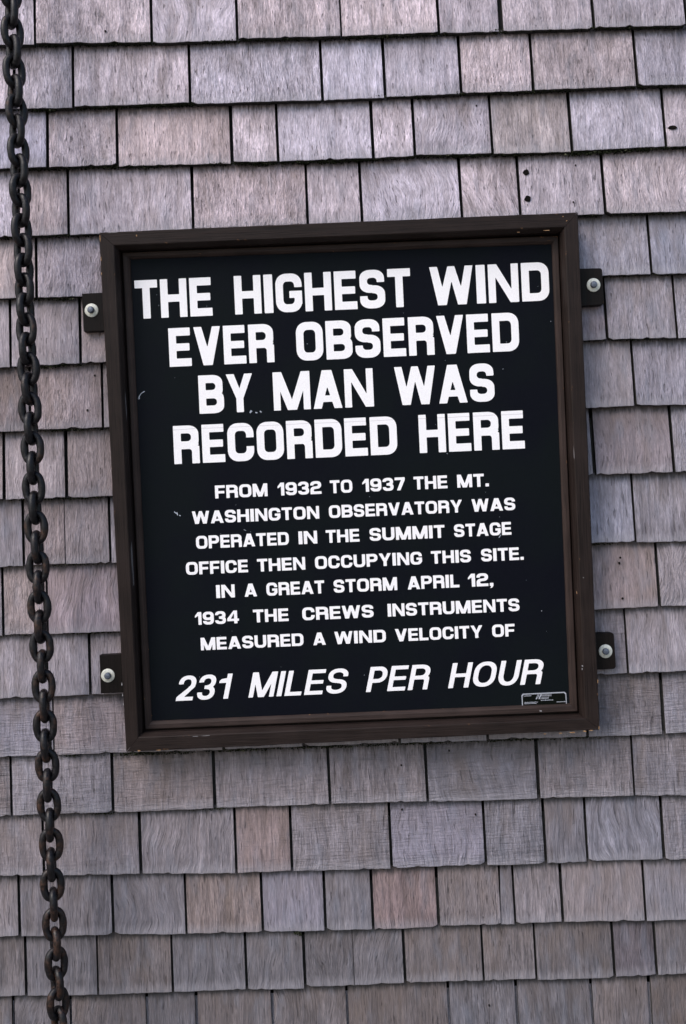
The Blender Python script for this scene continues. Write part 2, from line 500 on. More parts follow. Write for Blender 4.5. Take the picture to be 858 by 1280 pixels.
def add_shingles():
    n_c = len(COURSES)
    lines = [c[0] for c in COURSES]
    for i, (pts, joints) in enumerate(COURSES):
        up = (lambda u, i=i: ybot(lines[i - 1], u)) if i > 0 else (lambda u: ybot(lines[0], u) - 78)
        T = thick(i)
        J = [(j if isinstance(j, tuple) else (j, 3.6)) for j in joints]
        for k in range(len(J) - 1):
            (ua, ga), (ub, gb) = J[k][:2], J[k + 1][:2]
            ta = J[k][2] if len(J[k]) > 2 else None      # crack wedge opening at its top
            tb = J[k + 1][2] if len(J[k + 1]) > 2 else None
            l, r = ua + ga / 2, ub - gb / 2
            R = random.Random(i * 100 + k)
            jz = R.uniform(-.9, .9)
            vl, vr = ybot(pts, l) + jz + R.uniform(-.5, .5), ybot(pts, r) + jz + R.uniform(-.5, .5)
            (xl, zl), (xr, zr) = at(l, vl, -(BASE + T)), at(r, vr, -(BASE + T))
            um = (l + r) / 2
            z_up = at(um, up(um), YP)[1]
            xc, zc = (xl + xr) / 2, (zl + zr) / 2
            E = z_up - zc
            sk = R.uniform(-.0009, .0009)
            xt0, xt1 = xl - xc + sk, xr - xc + sk + R.uniform(-.0012, .0006)
            if ta: xt0 += ta * PX * 1.6
            if tb: xt1 -= 0
            x0, x1 = xl - xc, xr - xc
            if x1 - x0 < .006: continue
            zb = lambda x, a=zl - zc, b=zr - zc, x0=x0, x1=x1: a + (b - a) * (x - x0) / (x1 - x0)
            V, F, SM, FM = shingle_mesh(x0, x1, xt0, xt1, zb, E, T, i * 100 + k)
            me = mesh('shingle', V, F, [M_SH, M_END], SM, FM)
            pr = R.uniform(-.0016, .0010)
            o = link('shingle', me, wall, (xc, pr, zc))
            c = tint(i, um)
            g = R.uniform(.84, 1.16)
            hue = R.uniform(-.05, .065)
            props = dict(wave=R.choice([0, 0, .1, .5, 1.3]), saw=0.0, pit=R.choice([0, .15, .35, .8]) if i < 11 else R.choice([0, .2, .4]),
                         brown=R.choice([.1, .4, .8]), exposure=E, roughsawn=R.uniform(.8, 1.05) if i < 4 else (R.uniform(.6, .95) if i < 11 else R.uniform(.55, .9)))
            if i in (11, 12): props['saw'] = R.uniform(.6, 1.0)
            elif i in (10, 13): props['saw'] = R.choice([0, .3, .6])
            sp = None
            for (ci, cu), val in SPECIAL.items():
                if ci == i and abs(cu - ua) < 2: sp = val
            m3 = (1, 1, 1)
            if sp:
                m3 = sp[0]; props.update(sp[1]); g = 1 + (g - 1) * .3
            o.color = (c[0] * g * (1 + hue) * m3[0], c[1] * g * m3[1], c[2] * g * (1 - hue) * m3[2], 1)
            for kk, vv in props.items():
                o[kk] = float(vv)
            ALL[(i, k)] = (o, xc, zc, x0, x1, E, T)
ALL = {}
def thick(i): return .0185 if i < 4 else (.0160 if i < 8 else (.0125 if i < 11 else .0095))
add_shingles()

# shingles outside the measured area, beyond the picture: one joined part
def outer_shingles():
    V, F, SM, FM = [], [], [], []
    E = .1262
    ztop_line = at(429, 45.5, YP)[1]
    slope = .0155
    R = random.Random(4)
    def put(x0, x1, z, seed):
        xc = (x0 + x1) / 2
        v, f, s, m = shingle_mesh(x0 - xc + .002, x1 - xc - .002, x0 - xc + .002, x1 - xc - .002, lambda x: -x * slope, E, .0105, seed)
        b = len(V)
        V.extend((p[0] + xc, p[1] + R.uniform(-.0001, .0001), p[2] + z) for p in v)
        F.extend(tuple(q + b for q in t_) for t_ in f)
        SM.extend(s); FM.extend(m)
    def zline(z0, x): return z0 - x * slope
    s = 0
    # full rows above and below
    z0 = ztop_line
    zs = [z0 + E * j for j in range(1, 7)]
    zb = at(429, 1309, YP)[1]
    zs += [zb - E * j for j in range(1, 5)]
    for z in zs:
        x = -XW + R.uniform(0, .1)
        while x < XW - .05:
            ww = R.uniform(.09, .22)
            put(x, min(XW, x + ww), zline(z, x + ww / 2), s); s += 1
            x += ww
    # either side of the measured rows
    for i, (pts, joints) in enumerate(COURSES):
        jl, jr = [(j[0] if isinstance(j, tuple) else j) for j in (joints[0], joints[-1])]
        xl, zl = at(jl, ybot(pts, jl), YP)
        xr, zr = at(jr, ybot(pts, jr), YP)
        x = xl
        while x > -XW + .05:
            ww = R.uniform(.09, .22)
            put(max(-XW, x - ww), x, zl + (xl - x + ww / 2) * slope, s); s += 1
            x -= ww
        x = xr
        while x < XW - .05:
            ww = R.uniform(.09, .22)
            put(x, min(XW, x + ww), zr - (x + ww / 2 - xr) * slope, s); s += 1
            x += ww
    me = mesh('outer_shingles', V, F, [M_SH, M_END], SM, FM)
    o = link('outer_shingles', me, wall, kind='stuff')
    o.color = (.27, .25, .275, 1)
    for kk, vv in dict(wave=.2, saw=.1, pit=.4, brown=.4, exposure=9.0, roughsawn=.7).items():
        o[kk] = vv
outer_shingles()

# two bored holes, nail heads, a knot in the shingles: discs set into the faces
def disc(name, u, v, rpx, mat, parent, depth=.0015, n=14, sx=1.0):
    x, z = at(u, v, YP)
    o, xc, zc, x0, x1, E, T = parent
    h = z - zc
    y = -(BASE + T) + h * T / E
    r = rpx * PX
    V = [(0, -.0021, 0)]
    F = []
    R = random.Random(int(u * 7 + v))
    for i in range(n):
        a = 2 * math.pi * i / n
        k = r * (1 + R.uniform(-.12, .12))
        V.append((math.cos(a) * k * sx, -.0020, math.sin(a) * k))
    for i in range(n):
        F.append((0, 1 + (i + 1) % n, 1 + i))
    for i in range(n):
        p = V[1 + i]
        V.append((p[0] * 1.12, .003, p[2] * 1.12))
    for i in range(n):
        j = (i + 1) % n
        F.append((1 + i, 1 + j, 1 + n + j, 1 + n + i))
    return link(name, mesh(name, V, F, mat), o, (x - xc, y, z - zc))
def find(ci, u):
    J = [(j[0] if isinstance(j, tuple) else j) for j in COURSES[ci][1]]
    for k in range(len(J) - 1):
        if J[k] <= u < J[k + 1] and (ci, k) in ALL:
            return ALL[(ci, k)]
disc('bored_hole', 658, 215.5, 3.6, M_HOLE, find(3, 658))
disc('bored_hole', 659.3, 249.5, 3.7, M_HOLE, find(3, 658))
for ci, u, v, r in [(2, 596, 131, 1.2), (6, 110, 513, 1.4), (6, 118, 469, 1.2), (12, 562, 939, 1.3), (12, 502, 957, 1.3), (13, 503, 1013, 1.4), (13, 595, 1019, 1.3),
                    (16, 612, 1258, 1.3), (3, 720, 206, 1.1), (3, 716, 254, 1.1), (5, 122, 88, 1.0), (0, 133, 41, 1.4), (8, 715+60, 702-5, 1.2), (9, 778, 748, 1.4), (9, 775, 704, 1.5)]:
    p = find(ci, u)
    if p: disc('nail_head', u, v, r, M_HOLE, p, sx=.8)
p = find(2, 840)
if p:
    d = disc('knot', 840, 160.5, 2.4, M_HOLE, p, sx=2.1)

# moss and lichen under the butts
def moss():
    V, F, FM = [], [], []
    R = random.Random(11)
    def blob(x, y, z, r, m):
        b = len(V)
        o = [(1, 0, 0), (-1, 0, 0), (0, 1, 0), (0, -1, 0), (0, 0, 1), (0, 0, -1)]
        for d in o:
            k = r * R.uniform(.6, 1.4)
            V.append((x + d[0] * k * 1.2, y + d[1] * k * .8, z + d[2] * k))
        for a, c, e in ((0, 2, 4), (2, 1, 4), (1, 3, 4), (3, 0, 4), (2, 0, 5), (1, 2, 5), (3, 1, 5), (0, 3, 5)):
            F.append((b + a, b + c, b + e)); FM.append(m)
    base_run = [(60 + 65 * q, .85, 60) for q in range(13)]
    clusters = {0: base_run + [(60, 1, 25), (110, .9, 60), (150, .9, 40), (235, 1, 70), (270, 1.2, 30), (350, .9, 60), (470, 1, 60), (560, .8, 50), (640, 1, 70), (700, .8, 50), (800, .7, 60)],
                1: base_run + [(52, 1.2, 26), (62, 1.4, 10), (130, .8, 60), (215, 1.1, 30), (220, .8, 80), (350, .6, 60), (500, .8, 40), (527, 1.5, 14), (560, .9, 60), (610, 1.1, 30), (657, 1.1, 30), (700, .7, 60), (800, .6, 50)],
                2: base_run + [(40, .6, 50), (170, .9, 60), (187, 1.3, 12), (240, .8, 50), (325, 1.4, 22), (400, 1, 60), (470, 1, 30), (585, 1.1, 30), (640, 1.1, 20), (720, 1.7, 26), (745, 1.6, 30), (770, 1.4, 30), (800, 1.2, 30), (650, .8, 100), (850, .8, 30)],
                3: [(20, .8, 40), (60, .7, 40), (90, 1, 40), (105, .9, 20), (735, .9, 20), (800, .8, 70)],
                4: [(60, .9, 40), (80, 1.3, 14), (770, .7, 30), (830, .6, 40)],
                5: [(60, 1.3, 14), (75, .8, 40), (745, .6, 20), (800, .6, 50)],
                6: [(90, .7, 60), (20, .5, 30)], 7: [(80, .6, 60), (100, .8, 20)], 8: [(90, .6, 40), (750, .6, 30)], 9: [(60, .5, 60), (112, .7, 40)],
                11: [(90, .9, 14), (170, 1.1, 40), (215, 1.1, 40), (300, 1, 50), (400, .9, 80), (520, .8, 80), (640, .8, 60), (725, .8, 40)], 14: [(372, 1.5, 8)], 12: [(130, .7, 20), (270, .7, 30)]}
    for i, cl in clusters.items():
        pts = COURSES[i][0]
        T = thick(i)
        for (u, d, wd) in cl:
            n = int(wd * 3.4 * d)
            for _ in range(n):
                uu = u + R.gauss(0, wd * .42)
                x, z = at(uu, ybot(pts, uu), YP)
                r = R.uniform(.0006, .0017) * (.75 + .35 * d)
                hang = R.random() ** 1.5 * .0052 * d
                yy = -BASE - R.uniform(.0, T * .9)
                blob(x, yy, z - .0008 - hang * (1 - .0), r, 1 if R.random() < .13 * d else 0)
    me = mesh('moss', V, F, [M_MOSS, M_LICH], None, FM)
    link('moss', me, wall, kind='stuff', label='dark moss growing along the shingle edges')
moss()

# ------------------------------------------------------------------ chain
YC = -.135
kc = PX * (D + YC) / D
PITCH = 24.78 * kc
WIRE = 9.3 * kc / 2
LEN = PITCH / 2 + WIRE * 1.0
def link_mesh(seed):
    R = random.Random(seed)
    hl = PITCH / 2 + WIRE            # centreline half length
    hw = 30.2 * kc / 2 - WIRE
    NS, NR = 40, 14
    V, F = [], []
    cs = []
    e = 2.35
    for i in range(NS):
        a = 2 * math.pi * i / NS
        c, s = math.cos(a), math.sin(a)
        cs.append(Vector((math.copysign(abs(c) ** (2 / e), c) * hw, 0, math.copysign(abs(s) ** (2 / e), s) * hl)))
    for i in range(NS):
        t = (cs[(i + 1) % NS] - cs[i - 1]).normalized()
        nrm = Vector((t.z, 0, -t.x))
        wv = WIRE * (1 + .03 * math.sin(i * .7 + seed) + R.uniform(-.02, .02))
        if i in (NS // 2 - 1, NS // 2, NS // 2 + 1): wv *= 1.07      # the weld
        for j in range(NR):
            b = 2 * math.pi * j / NR
            V.append(tuple(cs[i] + nrm * math.cos(b) * wv + Vector((0, 1, 0)) * math.sin(b) * wv))
    for i in range(NS):
        for j in range(NR):
            F.append((i * NR + j, i * NR + (j + 1) % NR, ((i + 1) % NS) * NR + (j + 1) % NR, ((i + 1) % NS) * NR + j))
    return mesh('link', V, F, M_IRON, True)
LM = [link_mesh(s) for s in range(4)]
xb_, zb_ = at(73.5, 1260, YC)
chain = thing('chain', 'heavy dark rusty iron chain hanging down the left side of the wall', 'chain', (xb_, YC, 0.0))
KN = [(-700, -60), (0, -52), (150, -45), (300, -36), (420, -22), (520, -10), (620, -2), (950, 1), (1060, 7), (1150, 20), (1240, 38), (1400, 52), (2000, 60)]
def twist(v):
    for (a, b), (c, d) in zip(KN, KN[1:]):
        if v <= c: return b + (d - b) * (v - a) / (c - a)
    return 60
R = random.Random(3)
k = 0
# link B tops at 614 + 49.56 k, so centres are at 634.7 + 24.78 n (n even = B, edge-on)
for nn in range(-60, 40):
    v = 634.7 + 24.78 * nn
    u = 15.6 + (v - 30) * .04700
    x, z = at(u, v, YC)
    if z > 3.25 or z < .05: continue
    ang = twist(v) + (90 if nn % 2 == 0 else 0) + R.uniform(-5, 5)
    o = link('link', LM[R.randrange(4)], chain, (x - xb_ + R.uniform(-.0006, .0006), R.uniform(-.0008, .0008), z))
    o.rotation_euler = (math.radians(R.uniform(-2, 2)), math.radians(R.uniform(-1.5, 1.5)), math.radians(ang))
    o['rust'] = min(1.6, max(0.0, (v - 350) / 500.0))
    if R.random() < .5: o.rotation_euler[2] += math.pi
# ground anchor and upper hook
def tube(name, path, r, mat, parent, loc=(0, 0, 0), n=12):
    V, F = [], []
    P = [Vector(p) for p in path]
    for i, p in enumerate(P):
        t = (P[min(i + 1, len(P) - 1)] - P[max(i - 1, 0)]).normalized()
        a = t.orthogonal().normalized() if i == 0 else (a - t * a.dot(t)).normalized()
        b = t.cross(a)
        for j in range(n):
            q = 2 * math.pi * j / n
            V.append(tuple(p + a * math.cos(q) * r + b * math.sin(q) * r))
    for i in range(len(P) - 1):
        for j in range(n):
            F.append((i * n + j, i * n + (j + 1) % n, (i + 1) * n + (j + 1) % n, (i + 1) * n + j))
    F.append(tuple(range(n))[::-1]); F.append(tuple(range((len(P) - 1) * n, len(P) * n)))
    return link(name, mesh(name, V, F, mat, True), parent, loc)
tube('ground_staple', [(-.03, 0, -.05), (-.03, 0, .03)] + [(-.03 * math.cos(a), 0, .03 + .03 * math.sin(a)) for a in [math.pi * i / 8 for i in range(1, 8)]] + [(.03, 0, .03), (.03, 0, -.05)], .008, M_IRON, chain)
xt_, zt_ = at(15.6 - 700 * .047, -670, YC)
tube('wall_hook', [(xt_ - xb_, .13, 3.28), (xt_ - xb_, .02, 3.28), (xt_ - xb_, -.012, 3.27), (xt_ - xb_, -.022, 3.25), (xt_ - xb_, -.012, 3.23), (xt_ - xb_, .01, 3.225)], .008, M_IRON, chain)

# ------------------------------------------------------------------ the sign
YF = -.094      # front of the frame
YB = -.042      # back of the frame
YPAN = -.058    # sign face
scx, scz = at(429 + 9, 602, YPAN)
sign = thing('wind_record_sign', 'black sign with white lettering in a brown wooden frame bolted to the shingles', 'sign', (scx, YB, at(450, 926, YF)[1]))
S0 = sign.location.copy()
def W(u, v, y):
    x, z = at(u, v, y)
    return Vector((x, y, z)) - S0
OUT = [(124, 290.5), (722.5, 265.3), (750, 912), (158, 940)]
INN = [(146.5, 310), (703, 287.5), (729, 896.0), (176, 918.5)]
PAN = [(163.5, 324.5), (689.5, 305.5), (712, 879), (190.5, 901)]

# panel
def panel():
    pv = []
    for (u, v) in PAN:
        p = W(u, v, YPAN)
        pv.append(p)
    c = sum(pv, Vector()) / 4
    ex = [p + (p - c).normalized() * .012 for p in pv]
    V = [tuple(p) for p in ex] + [tuple(p + Vector((0, .006, 0))) for p in ex]
    F = [(0, 3, 2, 1), (4, 5, 6, 7), (0, 1, 5, 4), (1, 2, 6, 5), (2, 3, 7, 6), (3, 0, 4, 7)]
    return link('panel', mesh('panel', V, F, M_PANEL), sign)
PANEL = panel()

def bil(q, s, t):   # not used for placement beyond rails
    return q[0].lerp(q[1], s).lerp(q[3].lerp(q[2], s), t)

def rail(a, b, name, prof_out, prof_in, along, gapk=.0004):
    """a, b corner indices. profile: list of (t, y): t=0 outer edge, 1 inner edge"""
    pass

def member(k, name, qa, qb, prof, along):
    """member k runs from corner k to k+1; qa outer quad, qb inner quad (photo px); prof = [(s, y)], s from 0 (outer) to 1 (inner)"""
    NSEG = 26
    k2 = (k + 1) % 4
    R = random.Random(k * 17 + len(prof))
    V, F = [], []
    yr = YF
    oa = W(*qa[k], yr); ob = W(*qa[k2], yr)
    ia = W(*qb[k], yr); ib = W(*qb[k2], yr)
    d = (ob - oa).normalized()
    for i in range(NSEG + 1):
        f = i / NSEG
        wob = R.uniform(-.0004, .0004)
        for (s, y) in prof:
            a = oa.lerp(ia, s); b = ob.lerp(ib, s)
            a = a + d * .00035; b = b - d * .00035
            p = a.lerp(b, f)
            p.y = y - S0.y
            off = wob if s == 0 else 0
            if along: p.z += off
            else: p.x += off
            V.append(tuple(p))
    n = len(prof)
    for i in range(NSEG):
        for j in range(n):
            j2 = (j + 1) % n
            F.append((i * n + j, i * n + j2, (i + 1) * n + j2, (i + 1) * n + j))
    F.append(tuple(range(n))[::-1]); F.append(tuple(range(NSEG * n, NSEG * n + n)))
    o = link(name, mesh(name, V, F, M_FRAME), sign)
    o['along'] = float(along)
    return o
prof_frame = [(0, YB), (0, YF + .0016), (.045, YF), (.80, YF), (.86, YF + .0014), (1.04, YF + .012), (1.04, YPAN - .002), (.55, YPAN - .002), (.5, YB)]
# INN marks where the flat front ends; the moulded inner slope goes beyond it
for k in range(4):
    member(k, 'frame_rail', OUT, INN, prof_frame, 1 if k in (0, 2) else 0)
def lerpq(A, B, s): return [(a[0] + (b[0] - a[0]) * s, a[1] + (b[1] - a[1]) * s) for a, b in zip(A, B)]
QA = lerpq(INN, PAN, .36)
# the stop is drawn at panel depth: scale px to the frame-front plane is handled by at(); use own depth
YST = YPAN - .007
def stop(k):
    k2 = (k + 1) % 4
    V, F = [], []
    oa, ob = W(*QA[k], YST), W(*QA[k2], YST)
    ia, ib = W(*PAN[k], YPAN), W(*PAN[k2], YPAN)
    prof = [(0, YPAN - .0005), (0, YST + .002), (.12, YST), (.62, YST + .0008), (.9, YST + .004), (1.0, YPAN - .0005)]
    d = (ob - oa).normalized()
    N = 12
    for i in range(N + 1):
        for s, y in prof:
            p = (oa.lerp(ia, s) + d * .0003).lerp(ob.lerp(ib, s) - d * .0003, i / N)
            p.y = y - S0.y
            V.append(tuple(p))
    n = len(prof)
    for i in range(N):
        for j in range(n):
            F.append((i * n + j, i * n + (j + 1) % n, (i + 1) * n + (j + 1) % n, (i + 1) * n + j))
    F.append(tuple(range(n))[::-1]); F.append(tuple(range(N * n, N * n + n)))
    o = link('inner_moulding', mesh('inner_moulding', V, F, M_MOULD), sign)
    o['along'] = 1.0 if k in (0, 2) else 0.0
for k in range(4): stop(k)

# backing inside the frame depth
b4 = [W(*p, YPAN) for p in INN]
V = [tuple(p + Vector((0, .0065, 0))) for p in b4] + [tuple(p + Vector((0, .012, 0))) for p in b4]
link('back_board', mesh('back_board', V, [(0, 3, 2, 1), (4, 5, 6, 7), (0, 1, 5, 4), (1, 2, 6, 5), (2, 3, 7, 6), (3, 0, 4, 7)], M_FRAME), sign, along=1.0)

# cleats with washers and bolts
def cleat(quad, wu, wv, rounded, lab):
    YC0, YC1 = -.0555, -.028
    P = [W(u, v, YC0) for (u, v) in quad]      # TL TR BR BL
    # chamfered outline
    R = random.Random(int(wu))
    pts = []
    n = 4
    for i in range(4):
        p, a, b = P[i], P[i - 1], P[(i + 1) % 4]
        da = (a - p).normalized(); db = (b - p).normalized()
        r = rounded[i]
        if r < .0002:
            pts.append(p)
        else:
            for q in range(5):
                t = q / 4
                pts.append((p + da * r).lerp(p, t).lerp(p.lerp(p + db * r, t), t))
    m = len(pts)
    c = sum(pts, Vector()) / m
    V = [tuple(p + (c - p).normalized() * .0012) for p in pts] + [tuple(p + Vector((0, .0014, 0))) for p in pts] + [tuple(p + Vector((0, YC1 - YC0, 0))) for p in pts]
    F = [tuple(range(m))[::-1]]
    for L_ in (0, 1):
        for i in range(m):
            j = (i + 1) % m
            F.append((L_ * m + i, L_ * m + j, (L_ + 1) * m + j, (L_ + 1) * m + i))
    o = link('cleat', mesh('cleat', V, F, M_CLEAT), sign, along=0.0)
    wx = W(wu, wv, YC0)
    # washer: lathe ring, slightly dished
    def lathe(name, prof, mat, loc, n=28, flat=0):
        V, F = [], []
        for i in range(n):
            a = 2 * math.pi * i / n
            for r, y in prof:
                if flat:
                    rr = r
                else: rr = r
                V.append((rr * math.cos(a), y, rr * math.sin(a)))
        k_ = len(prof)
        for i in range(n):
            for j in range(k_ - 1):
                F.append((i * k_ + j, i * k_ + j + 1, ((i + 1) % n) * k_ + j + 1, ((i + 1) % n) * k_ + j))
        return link(name, mesh(name, V, F, mat, [True] * len(F)), o, loc)
    r1 = 8.4 * PX
    lathe('washer', [(.001, -.0022), (r1 * .5, -.0022), (r1 * .95, -.0021), (r1, -.0013), (r1, .0), (r1, .002)], M_ZINC, wx)
    q = lathe('bolt', [(.00001, -.0100), (.0045, -.0100), (.0060, -.0092), (.0068, -.0078), (.0068, -.0022)], M_BOLT, wx, n=16)
    q.rotation_euler = (math.radians(R.uniform(-6, 6)), 0, math.radians(R.uniform(-8, 8)))
cleat([(102.3, 367), (142, 365), (144, 413), (105, 414.5)], 114.8, 388, (.001, 0, 0, .001), 'left')
cleat([(124.6, 819), (165, 817), (167, 865), (126, 867)], 135.3, 844.3, (.001, 0, 0, .001), 'left')
cleat([(710, 336), (753, 335), (755.5, 381), (712, 383.5)], 742, 356.4, (0, .006, .007, 0), 'right')
cleat([(730, 792), (767.5, 791), (770.5, 836), (732, 838)], 757, 814, (0, .005, .007, 0), 'right')

# ------------------------------------------------------------------ lettering
def bx(X, Y, x0, y0, x1, y1):
    return np.minimum(np.minimum(X - x0, x1 - X), np.minimum(Y - y0, y1 - Y))
def rr(X, Y, x0, y0, x1, y1, rx, ry, sq=()):
    """rounded box; sq lists corners kept square: 'bl','br','tl','tr'"""
    f = bx(X, Y, x0, y0, x1, y1)
    rx = min(rx, (x1 - x0) / 2); ry = min(ry, (y1 - y0) / 2)
    if rx <= 1e-4 or ry <= 1e-4: return f
    for key, cx, cy, sx, sy in (('bl', x0 + rx, y0 + ry, -1, -1), ('br', x1 - rx, y0 + ry, 1, -1), ('tl', x0 + rx, y1 - ry, -1, 1), ('tr', x1 - rx, y1 - ry, 1, 1)):
        if key in sq: continue
        dx, dy = (X - cx) * sx / rx, (Y - cy) * sy / ry
        m = (dx > 0) & (dy > 0)
        d = (1 - np.power(np.power(np.abs(dx), 2.25) + np.power(np.abs(dy), 2.25), 1 / 2.25)) * min(rx, ry)
        f = np.where(m, np.minimum(f, d), f)
    return f
def poly(X, Y, pts):
    """convex polygon, counter-clockwise"""
    f = np.full(X.shape, 9.0)
    n = len(pts)
    for i in range(n):
        (ax, ay), (bx_, by_) = pts[i], pts[(i + 1) % n]
        L = math.hypot(bx_ - ax, by_ - ay)
        f = np.minimum(f, ((bx_ - ax) * (Y - ay) - (by_ - ay) * (X - ax)) / L)
    return f
U = lambda *a: np.maximum.reduce(a)
sub = lambda a, b: np.minimum(a, -b)

FONTS = {
 # sx stem, sy bar, r outer radius, widths in cap heights
 'A': dict(sx=.200, sy=.205, rx=.30, ry=.30, irx=.11, iry=.125, gap=.078,
           w=dict(T=.61, H=.71, E=.60, I=.235, G=.70, S=.67, W=1.12, N=.78, D=.71, V=.72, R=.68, O=.715, B=.70, Y=.74, M=1.0, A=.78, C=.70)),
 'B': dict(sx=.275, sy=.205, rx=.40, ry=.37, irx=.17, iry=.15, gap=.11,
           w=dict(T=.88, H=1.0, E=.86, F=.84, I=.30, G=1.0, S=.94, W=1.46, N=1.03, D=1.0, V=1.06, R=.98, O=1.04, B=.99, Y=1.06, M=1.25, A=1.10, C=.98, P=.95, U=1.0, L=.80)),
 'C': dict(sx=.182, sy=.150, rx=.44, ry=.42, irx=.27, iry=.29, gap=.115,
           w=dict(T=.72, H=.76, E=.69, I=.185, S=.76, M=.95, R=.76, O=.84, P=.71, U=.76, L=.63)),
}
for d in ('1932', '4', '7'):
    pass
FONTS['B']['w'].update({'1': .56, '2': .92, '3': .92, '4': 1.0, '7': .86, '9': .94, '.': .29, ',': .29})
FONTS['C']['w'].update({'1': .45, '2': .66, '3': .66})

def glyph(font, ch):
    P = FONTS[font]
    w, sx, sy, rx, ry, ix, iy = P['w'][ch], P['sx'], P['sy'], P['rx'], P['ry'], P['irx'], P['iry']
    N = 60 if font != 'B' else 40
    pad = .06
    dn = .25 if ch == ',' else pad
    xs = np.linspace(-pad, w + pad, max(12, int((w + 2 * pad) * N)))
    ys = np.linspace(-dn, 1 + pad, int((1 + pad + dn) * N))
    X, Y = np.meshgrid(xs, ys)
    b = lambda *a: bx(X, Y, *a)
    r = lambda x0, y0, x1, y1, sq=(), kx=1, ky=1: rr(X, Y, x0, y0, x1, y1, rx * kx, ry * ky, sq)
    ri = lambda x0, y0, x1, y1, sq=(), kx=1, ky=1: rr(X, Y, x0, y0, x1, y1, ix * kx, iy * ky, sq)
    def ring(x0, y0, x1, y1, sq=(), isq=None, s1=sx, s2=sy, ky=1):
        return sub(r(x0, y0, x1, y1, sq, 1, ky), ri(x0 + s1, y0 + s2, x1 - s1, y1 - s2, sq if isq is None else isq, 1, ky))
    LS = ('bl', 'tl')
    hb = sy * .93          # mid bars
    if ch == 'I': f = b(0, 0, w, 1)
    elif ch == 'T': f = U(b(0, 1 - sy, w, 1), b((w - sx) / 2, 0, (w + sx) / 2, 1))
    elif ch == 'H': f = U(b(0, 0, sx, 1), b(w - sx, 0, w, 1), b(0, .5 - hb / 2, w, .5 + hb / 2))
    elif ch == 'E': f = U(b(0, 0, sx, 1), b(0, 0, w, sy), b(0, 1 - sy, w - .02, 1), b(0, .5 - hb / 2, w - .045, .5 + hb / 2))
    elif ch == 'F': f = U(b(0, 0, sx, 1), b(0, 1 - sy, w, 1), b(0, .47 - hb / 2, w - .06, .47 + hb / 2))
    elif ch == 'L': f = U(b(0, 0, sx, 1), b(0, 0, w, sy))
    elif ch == 'O': f = ring(0, 0, w, 1)
    elif ch == 'U': f = sub(rr(X, Y, 0, 0, w, 1, rx, ry, ('tl', 'tr')), rr(X, Y, sx, sy, w - sx, 1.3, ix, iy, ('tl', 'tr')))
    elif ch == 'D': f = ring(0, 0, w, 1, LS)
    elif ch == 'C':
        f = sub(ring(0, 0, w, 1), b(w - sx - .03, .385, w + 1, .615))
    elif ch == 'G':
        f = sub(ring(0, 0, w, 1), b(w - sx - .03, .42, w + 1, .64))
        f = U(f, b(w * .52, .365, w, .365 + hb * .95), np.minimum(b(w - sx, .2, w, .45), f * 0 + 9))
    elif ch == 'B':
        f = U(ring(0, 0, w, .5 + hb / 2, LS, ky=.72), ring(0, .5 - hb / 2, w * .965, 1, LS, ky=.72))
    elif ch in 'PR':
        y0 = .40 if ch == 'P' else .5 - hb * .62
        y0 = y0 if ch == 'R' else .36
        f = U(b(0, 0, sx, 1), ring(0, y0, w - (.0 if ch == 'P' else .01), 1, LS, ky=.8))
        if ch == 'R':
            leg = rr(X, Y, w - sx - .18, -1, w, y0 + sy * .92, .16, .13, ('bl', 'br', 'tl'))
            leg = np.minimum(leg, b(-1, 0, 9, 9))
            leg = sub(leg, rr(X, Y, -1, -1, w - sx * 1.0, y0, .08, .08, ('bl', 'br', 'tl')))
            f = U(f, leg)
            f = sub(f, b(w - .035, y0 + sy * .36, w + .5, y0 + sy * .50) if font != 'C' else b(9, 9, 10, 10))
    elif ch == 'S':
        tb = ring(0, .5 - hb / 2, w * .985, 1, ky=.78)
        bb = ring(0, 0, w, .5 + hb / 2, ky=.78)
        f = U(sub(tb, b(w * .5, -1, 9, .675)), sub(bb, b(-9, .325, w * .5, 9)))
        f = U(f, b(w * .4, .5 - hb / 2, w * .6, .5 + hb / 2))
    elif ch == '2':
        if font == 'C':
            tb = ring(0, .38, w, 1, ky=.8)
            tb = np.minimum(tb, poly(X, Y, [(0, .66), (w / 2, .66), (w / 2, .3), (w + .1, .3), (w + .1, 1.1), (-.1, 1.1)][0:1] + [(9, .66), (9, 1.2), (-1, 1.2), (-1, .66)]))
            tb2 = np.minimum(ring(0, .38, w, 1, ky=.8), b(w * .6, .52, 9, 9))
            dg = poly(X, Y, [(0, 0), (sx * 1.3, .0), (w * .97, .56), (w * .70, .60), (w * .52, .50), (0, .12)])
            dg = poly(X, Y, [(0, .02), (.27, .12), (w * .985, .55), (w * .74, .60), (.02, .17)])
            f = U(tb, tb2, dg, b(0, 0, w * .97, sy * .98))
        else:
            tb = ring(0, .5 - hb / 2, w, 1, ky=.78)
            bb = ring(0, 0, w, .5 + hb / 2, ('bl', 'br'), (), ky=.78)
            f = U(sub(tb, b(-9, -1, w * .5, .675)), sub(bb, b(w * .5, sy, 9, 9)), b(0, 0, w, sy), b(w * .4, .5 - hb / 2, w * .6, .5 + hb / 2))
    elif ch == '3':
        tb = ring(0, .5 - hb / 2, w * .97, 1, ky=.78)
        bb = ring(0, 0, w, .5 + hb / 2, ky=.78)
        f = U(sub(tb, b(-9, -1, w * .5, .70)), sub(bb, b(-9, .30, w * .5, 9)), b(w * .36, .5 - hb / 2, w * .6, .5 + hb / 2))
    elif ch == '9':
        tb = ring(0, .34, w, 1, ky=.85)
        bb = sub(ring(0, 0, w, 1, ky=.9), b(-9, .285, w * .55, 9))
        f = U(tb, bb)
    elif ch == '1':
